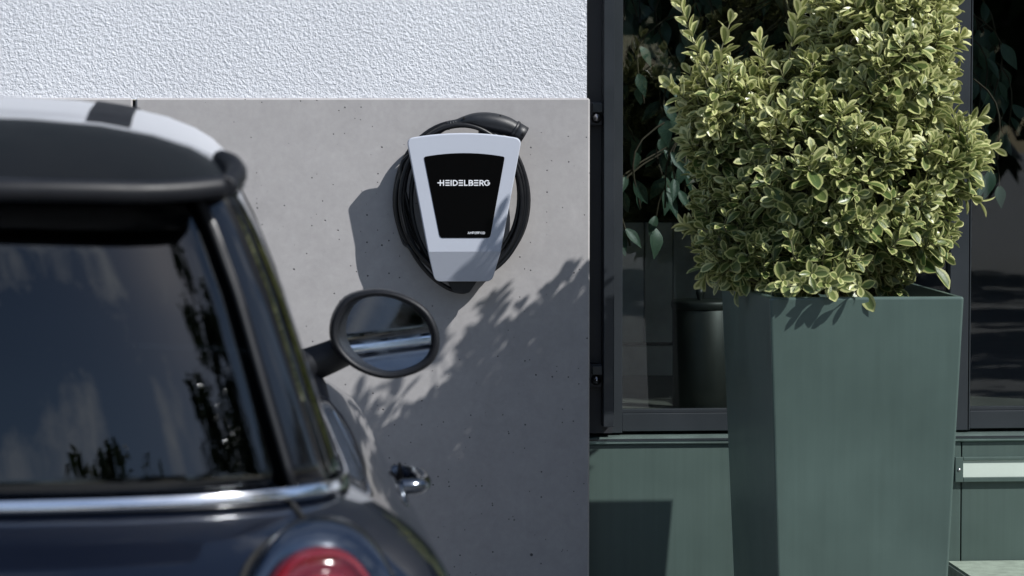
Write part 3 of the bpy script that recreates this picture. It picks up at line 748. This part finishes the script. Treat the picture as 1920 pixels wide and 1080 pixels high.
roof = grid('roof', [[Vector((u * Wr(y_), y_, roofz(u, y_))) for u in us] for y_, in [(None,)] * 0] or [[(lambda y_: Vector((u * Wr(y_), y_, roofz(u, y_))))(ybeg(u) + (yend(u) - ybeg(u)) * k / 26) for u in us] for k in range(27)], M['roofpaint'], car, True, thick=.012)
for sgn in (1, -1):
    grid('roof_stripe', [[Vector((sgn * xx, .60 + 1.4 * k / 24, roofz(xx / Wr(.60 + 1.4 * k / 24), .60 + 1.4 * k / 24) + .0085)) for xx in (.372, .39, .41, .432)] for k in range(25)], M['trim'], roof, True)
# spoiler over the rear window
def yedge(u): return .262 + .10 * u ** 4
def yseam(u): return .78 - .16 * u ** 4
SP = []
ue = [math.sin(R(a)) * .985 for a in (-90, -82, -74, -65, -55, -44, -32, -20, -8, 8, 20, 32, 44, 55, 65, 74, 82, 90)]
for k in range(13):
    t = k / 12; r_ = []
    for u in ue:
        ye, ys = yedge(u), yseam(u); y_ = ye + (ys - ye) * t
        zs_ = roofz(u, ys) + .0095; ze = 1.336 + .010 * (1 - u * u) + .010 * max(0, abs(u) - .85) / .15
        xe = u * .566; x2 = u * Wr(ys) * 1.004
        tt = 1 - (1 - t) ** 1.5
        r_.append(Vector((xe + (x2 - xe) * t, y_, ze + (zs_ - ze) * tt)))
    SP.append(r_)
und = [[Vector((p.x * .985, p.y + dy, p.z - dz)) for p in SP[0]] for dy, dz in ((.13, .016), (.10, .020), (.03, .016))]
spo = grid('spoiler', und + SP, M['pillar'], car, True)
lip = [SP[0][i] + Vector((0, 0, -.004)) for i in range(len(ue))]
fwd = [Vector((.568, .43, 1.350)), Vector((.569, .50, 1.357)), Vector((.563, .57, 1.364)), Vector((.552, .62, 1.368))]
lp = [flip(p) for p in fwd[::-1]] + lip + fwd
tube('spoiler_lip', cr(lp, 3), .0135, M['trim'], spo, 10)
box('brake_lamp', (-.13, .392, 1.318), (.13, .402, 1.330), M['lens2'], spo, .002)
# tailgate shut line, tail lamps
def surf_xz(x_, z, off=0):
    _, W, *_r = lev(z); return cpn(qx(min(.9999, abs(x_) / W)), z, off)
for sgn in (1, -1):
    f_ = (lambda p: p) if sgn == 1 else flip
    tube('tailgate_seam', [f_(p) for p in cr([surf_xz(a_, z_, .0005) for a_, z_ in ((.632, .952), (.640, .945), (.648, .935), (.640, .930), (.61, .925), (.575, .90), (.560, .85), (.556, .78), (.560, .70), (.57, .60), (.55, .54))], 5)], .0042, M['dark_hole'], car, 6)
    tl = empty('tail_light'); tl.parent = car
    def oval(rx, ry, off, n_=48):
        r_ = []
        for k in range(n_):
            a_ = 2 * math.pi * k / n_; c_, s_ = math.cos(a_), math.sin(a_)
            r_.append(f_(surf_xz(.658 + rx * abs(c_) ** .85 * (1 if c_ > 0 else -1), .796 + ry * abs(s_) ** .85 * (1 if s_ > 0 else -1), off)))
        return r_
    grid('lamp_ring', [oval(.100, .140, .000), oval(.099, .139, .010), oval(.092, .132, .017), oval(.083, .121, .016), oval(.078, .115, .006)], M['dark_chrome'], tl, True, False, True)
    grid('lamp_lens', [oval(.078, .115, .006), oval(.074, .110, .013), oval(.068, .102, .019), oval(.066, .099, .019)], M['lens'], tl, True, False, True)
    grid('lamp_lens', [oval(.066, .099, .019), oval(.065, .097, .012), oval(.057, .086, .013), oval(.055, .083, .021)], M['lens2'], tl, True, False, True)
    grid('lamp_lens', [oval(.055, .083, .021), oval(.050, .077, .025), oval(.040, .062, .026), oval(.038, .058, .020), oval(.030, .046, .020), oval(.028, .044, .027), oval(.026, .041, .026), oval(.012, .02, .028), oval(.0005, .001, .028)], M['lens'], tl, True, False, True)
    # door handle: bowed bar on two feet
    hy = 1.45
    hz = .848
    hp = [cpn(1.27, hz, 0)]
    xs_ = lev(hz)[1]
    pth = cr([(xs_ - .004, hy - .085, hz), (xs_ + .024, hy - .078, hz), (xs_ + .034, hy - .04, hz), (xs_ + .036, hy + .02, hz), (xs_ + .032, hy + .07, hz), (xs_ + .016, hy + .10, hz), (xs_ - .004, hy + .108, hz)], 5)
    h_ = tube('door_handle', [f_(p) for p in pth], .0125, M['dark_chrome'], car, 12)
    cup_ = [[f_(cpn(1.27, hz, .002) + Vector((0, math.cos(2 * math.pi * k / 24) * .075 * s_ + (hy + .01 - cpn(1.27, hz, 0).y), math.sin(2 * math.pi * k / 24) * .026 * s_))) for k in range(24)] for s_ in (1, .6, .01)]
    grid('handle_cup', cup_, M['dark_hole'], h_, True, False, True)
    # door mirror: egg-shaped housing, recessed glass, arm
    wm = empty('wing_mirror'); wm.parent = car
    ol = cr([(.766, 0, 1.012), (.772, 0, 1.045), (.795, 0, 1.078), (.835, 0, 1.092), (.875, 0, 1.092), (.915, 0, 1.079), (.949, 0, 1.055), (.967, 0, 1.022), (.971, 0, .992), (.962, 0, .963), (.938, 0, .942), (.903, 0, .929), (.868, 0, .926), (.83, 0, .936), (.798, 0, .955), (.774, 0, .983)], 3, True)
    cm = Vector((.866, 0, 1.010))
    def egg(s_, y_, sh=(0, 0)): return [f_(Vector((cm.x + (p.x - cm.x) * s_ + sh[0], y_ - (p.x - cm.x) * .12, cm.z + (p.z - cm.z) * s_ + sh[1]))) for p in ol]
    hous = grid('mirror_housing', [egg(.84, 2.425), egg(.85, 2.392), egg(.90, 2.383), egg(.96, 2.384), egg(.995, 2.396), egg(1.0, 2.42), egg(.98, 2.46), egg(.90, 2.50), egg(.72, 2.54), egg(.45, 2.565), egg(.02, 2.575)], M['trim'], wm, True, False, True)
    ga = R(17)
    # the glass stands turned towards the cabin inside the housing
    gl_ = [[f_(Vector((cm.x + (p.x - cm.x) * s_ * .835, 2.410 - (p.x - cm.x) * s_ * .835 * math.tan(ga), cm.z + (p.z - cm.z) * s_ * .835))) for p in ol] for s_ in (1, .5, .01)]
    grid('mirror_glass', gl_, M['mirror'], wm, False, False, True)
    pa_ = cr([(.718, 2.45, .945), (.755, 2.455, .958), (.79, 2.46, .972), (.82, 2.465, .985)], 5)
    tube('mirror_arm', [f_(p) for p in pa_], [.034 - .006 * k / 15 for k in range(16)], M['trim'], wm, 14)
# cabin
ib = empty('cabin'); ib.parent = car
box('cabin_floor', (-.66, .30, .40), (.66, 2.8, .44), M['interior'], ib)
box('parcel_shelf', (-.60, .36, .905), (.60, .80, .925), M['interior'], ib, .004)
box('dashboard', (-.66, 2.30, .70), (.66, 2.75, .955), M['interior'], ib, .04, 3)
def seat(x_, y_, wd, zt, hr):
    s_ = empty('seat'); s_.parent = car; s_.location = (x_, y_, .44)
    P_ = []
    for k in range(9):
        t = k / 8; z_ = .08 + (zt - .52) * t; y0_ = .02 - .18 * t; w2 = wd * (1 - .22 * t * t)
        P_.append([Vector((w2 * math.cos(2 * math.pi * j / 16), y0_ + .065 * (1 - .35 * t) * math.sin(2 * math.pi * j / 16), z_)) for j in range(16)])
    P_.append([Vector((p.x * .02, p.y * .3 - .1, p.z + .01)) for p in P_[-1]])
    grid('seat_back', P_, M['interior'], s_, True, False, True)
    box('seat_cushion', (-wd, .02, -.01), (wd, .52, .13), M['interior'], s_, .04, 3)
    if hr:
        box('headrest', (-.125, -.20, zt - .44 + .03), (.125, -.115, zt - .44 + .19), M['interior'], s_, .035, 3)
        for k in (-.05, .05): tube('headrest_post', [Vector((k, -.155, zt - .53)), Vector((k, -.155, zt - .38))], .006, M['interior'], s_, 8)
for x_ in (-.36, .36): seat(x_, 1.75, .25, 1.03, True)
for x_ in (-.30, .30): seat(x_, .98, .27, .96, True)
tube('steering_wheel', [Vector((-.36 + .18 * math.cos(2 * math.pi * k / 28), 2.22 + .06 * math.sin(2 * math.pi * k / 28), .88 + .17 * math.sin(2 * math.pi * k / 28))) for k in range(28)], .014, M['interior'], ib, 8, True)
box('inside_mirror', (-.115, 2.14, 1.235), (.115, 2.165, 1.295), M['interior'], ib, .008)
box('headlining', (-.46, .65, 1.335), (.46, 1.85, 1.345), M['interior'], ib)

# ------------------------------------------------------------------ trees and added hedge behind the camera (seen in the panes, paint and mirror)
rb = random.Random(21)
TL = leaf_geo(1, .55, .2, .2, True, 2)
def tree(x_, y_, h_, rad, lab):
    t_ = empty('tree', (x_, y_, 0)); tag(t_, lab, 'tree', 'trees behind the camera')
    pth = cr([(0, 0, 0), (.1, .05, h_ * .3), (-.05, .1, h_ * .6), (.05, 0, h_ * .9)], 6)
    V_, F_ = tube_geo(pth, [.16 * (1 - .8 * i / (len(pth) - 1)) for i in range(len(pth))], 8)
    for k in range(9):
        s_ = pth[rb.randrange(6, len(pth) - 2)]; a_ = rb.random() * 6.28; e_ = s_ + Vector((math.cos(a_) * rad * .8, math.sin(a_) * rad * .8, rb.uniform(.2, 1.2)))
        v2, f2 = tube_geo(cr([s_, s_.lerp(e_, .5) + Vector((0, 0, .15)), e_], 4), [.05 - .004 * i for i in range(9)], 5); o_ = len(V_); V_ += v2; F_ += [tuple(i + o_ for i in q) for q in f2]
    mesh('trunk', V_, F_, M['trunk'], t_, True, fix=False)
    it = []; cl = []
    for k in range(34):
        a_ = rb.random() * 6.28; rr_ = rad * math.sqrt(rb.random()); zz = h_ * rb.uniform(.22, .95); cl.append((Vector((rr_ * math.cos(a_), rr_ * math.sin(a_), zz)), rb.uniform(.4, .8), rb.random()))
    for c_, r_, tn in cl:
        for k in range(110):
            v_ = Vector([rb.gauss(0, 1) for _ in range(3)]).normalized() * r_ * rb.random() ** .4
            it.append((TL, frame(c_ + v_, Vector([rb.uniform(-1, 1) for _ in range(3)]) + Vector((0, 0, -.3)), v_ + Vector((0, 0, .6)), rb.uniform(.26, .42)), min(1, max(0, tn + rb.uniform(-.3, .3)))))
    o = link('crown', leaf_mesh('crown', it, M['tree_leaf']), None, t_)
for x_, y_, h_, r_, lab in ((-9.5, -33, 3.8, 1.9, 'broad dark tree far behind the parked car on the left'), (-4, -34, 4.0, 2.0, 'tall dark tree straight behind the parked car'), (1.5, -33, 3.8, 1.8, 'low dark tree behind the camera, mirrored in the car'), (4.6, -18.5, 5.6, 2.1, 'bushy tree behind the camera, mirrored in the window'), (8.2, -17, 6.0, 2.2, 'tall tree behind the camera at the right, mirrored in the window'), (9.0, -8.0, 8.0, 2.4, 'tall tree right of the planter outside the view'), (10.5, -12.0, 8.5, 2.5, 'tallest tree at the right outside the view')):
    tree(x_, y_, h_, r_, lab)

# unseen hedge, added to give the side glass and rear wing green reflections
hd = empty('hedge', (7.6, -3.2, 0)); tag(hd, 'tall clipped green hedge added at the right outside the view for green reflections in the car', 'hedge')
it = []
for k in range(5200):
    f_ = rb.random(); y_ = rb.uniform(-2.6, 2.6); z_ = rb.uniform(.05, 3.2); x_ = (-.45 + rb.gauss(0, .06)) if f_ < .6 else rb.uniform(-.45, .45)
    if f_ > .85: z_ = 3.2 + rb.gauss(0, .05)
    it.append((TL, frame(Vector((x_, y_, z_)), Vector([rb.uniform(-1, 1) for _ in range(3)]), Vector((-1, 0, .6)) + Vector([rb.uniform(-.6, .6) for _ in range(3)]), rb.uniform(.10, .20)), rb.random()))
link('foliage', leaf_mesh('foliage', it, M['tree_leaf']), None, hd)
V_, F_ = [], []
for k in range(9):
    p_ = Vector((rb.uniform(-.1, .1), -2.4 + .6 * k, 0)); v2, f2 = tube_geo(cr([p_, p_ + Vector((rb.uniform(-.2, .2), rb.uniform(-.2, .2), 1.5)), p_ + Vector((rb.uniform(-.2, .2), rb.uniform(-.2, .2), 3.0))], 5), [.05 - .0035 * i for i in range(11)], 6); o_ = len(V_); V_ += v2; F_ += [tuple(i + o_ for i in q) for q in f2]
mesh('stems', V_, F_, M['trunk'], hd, True, fix=False)
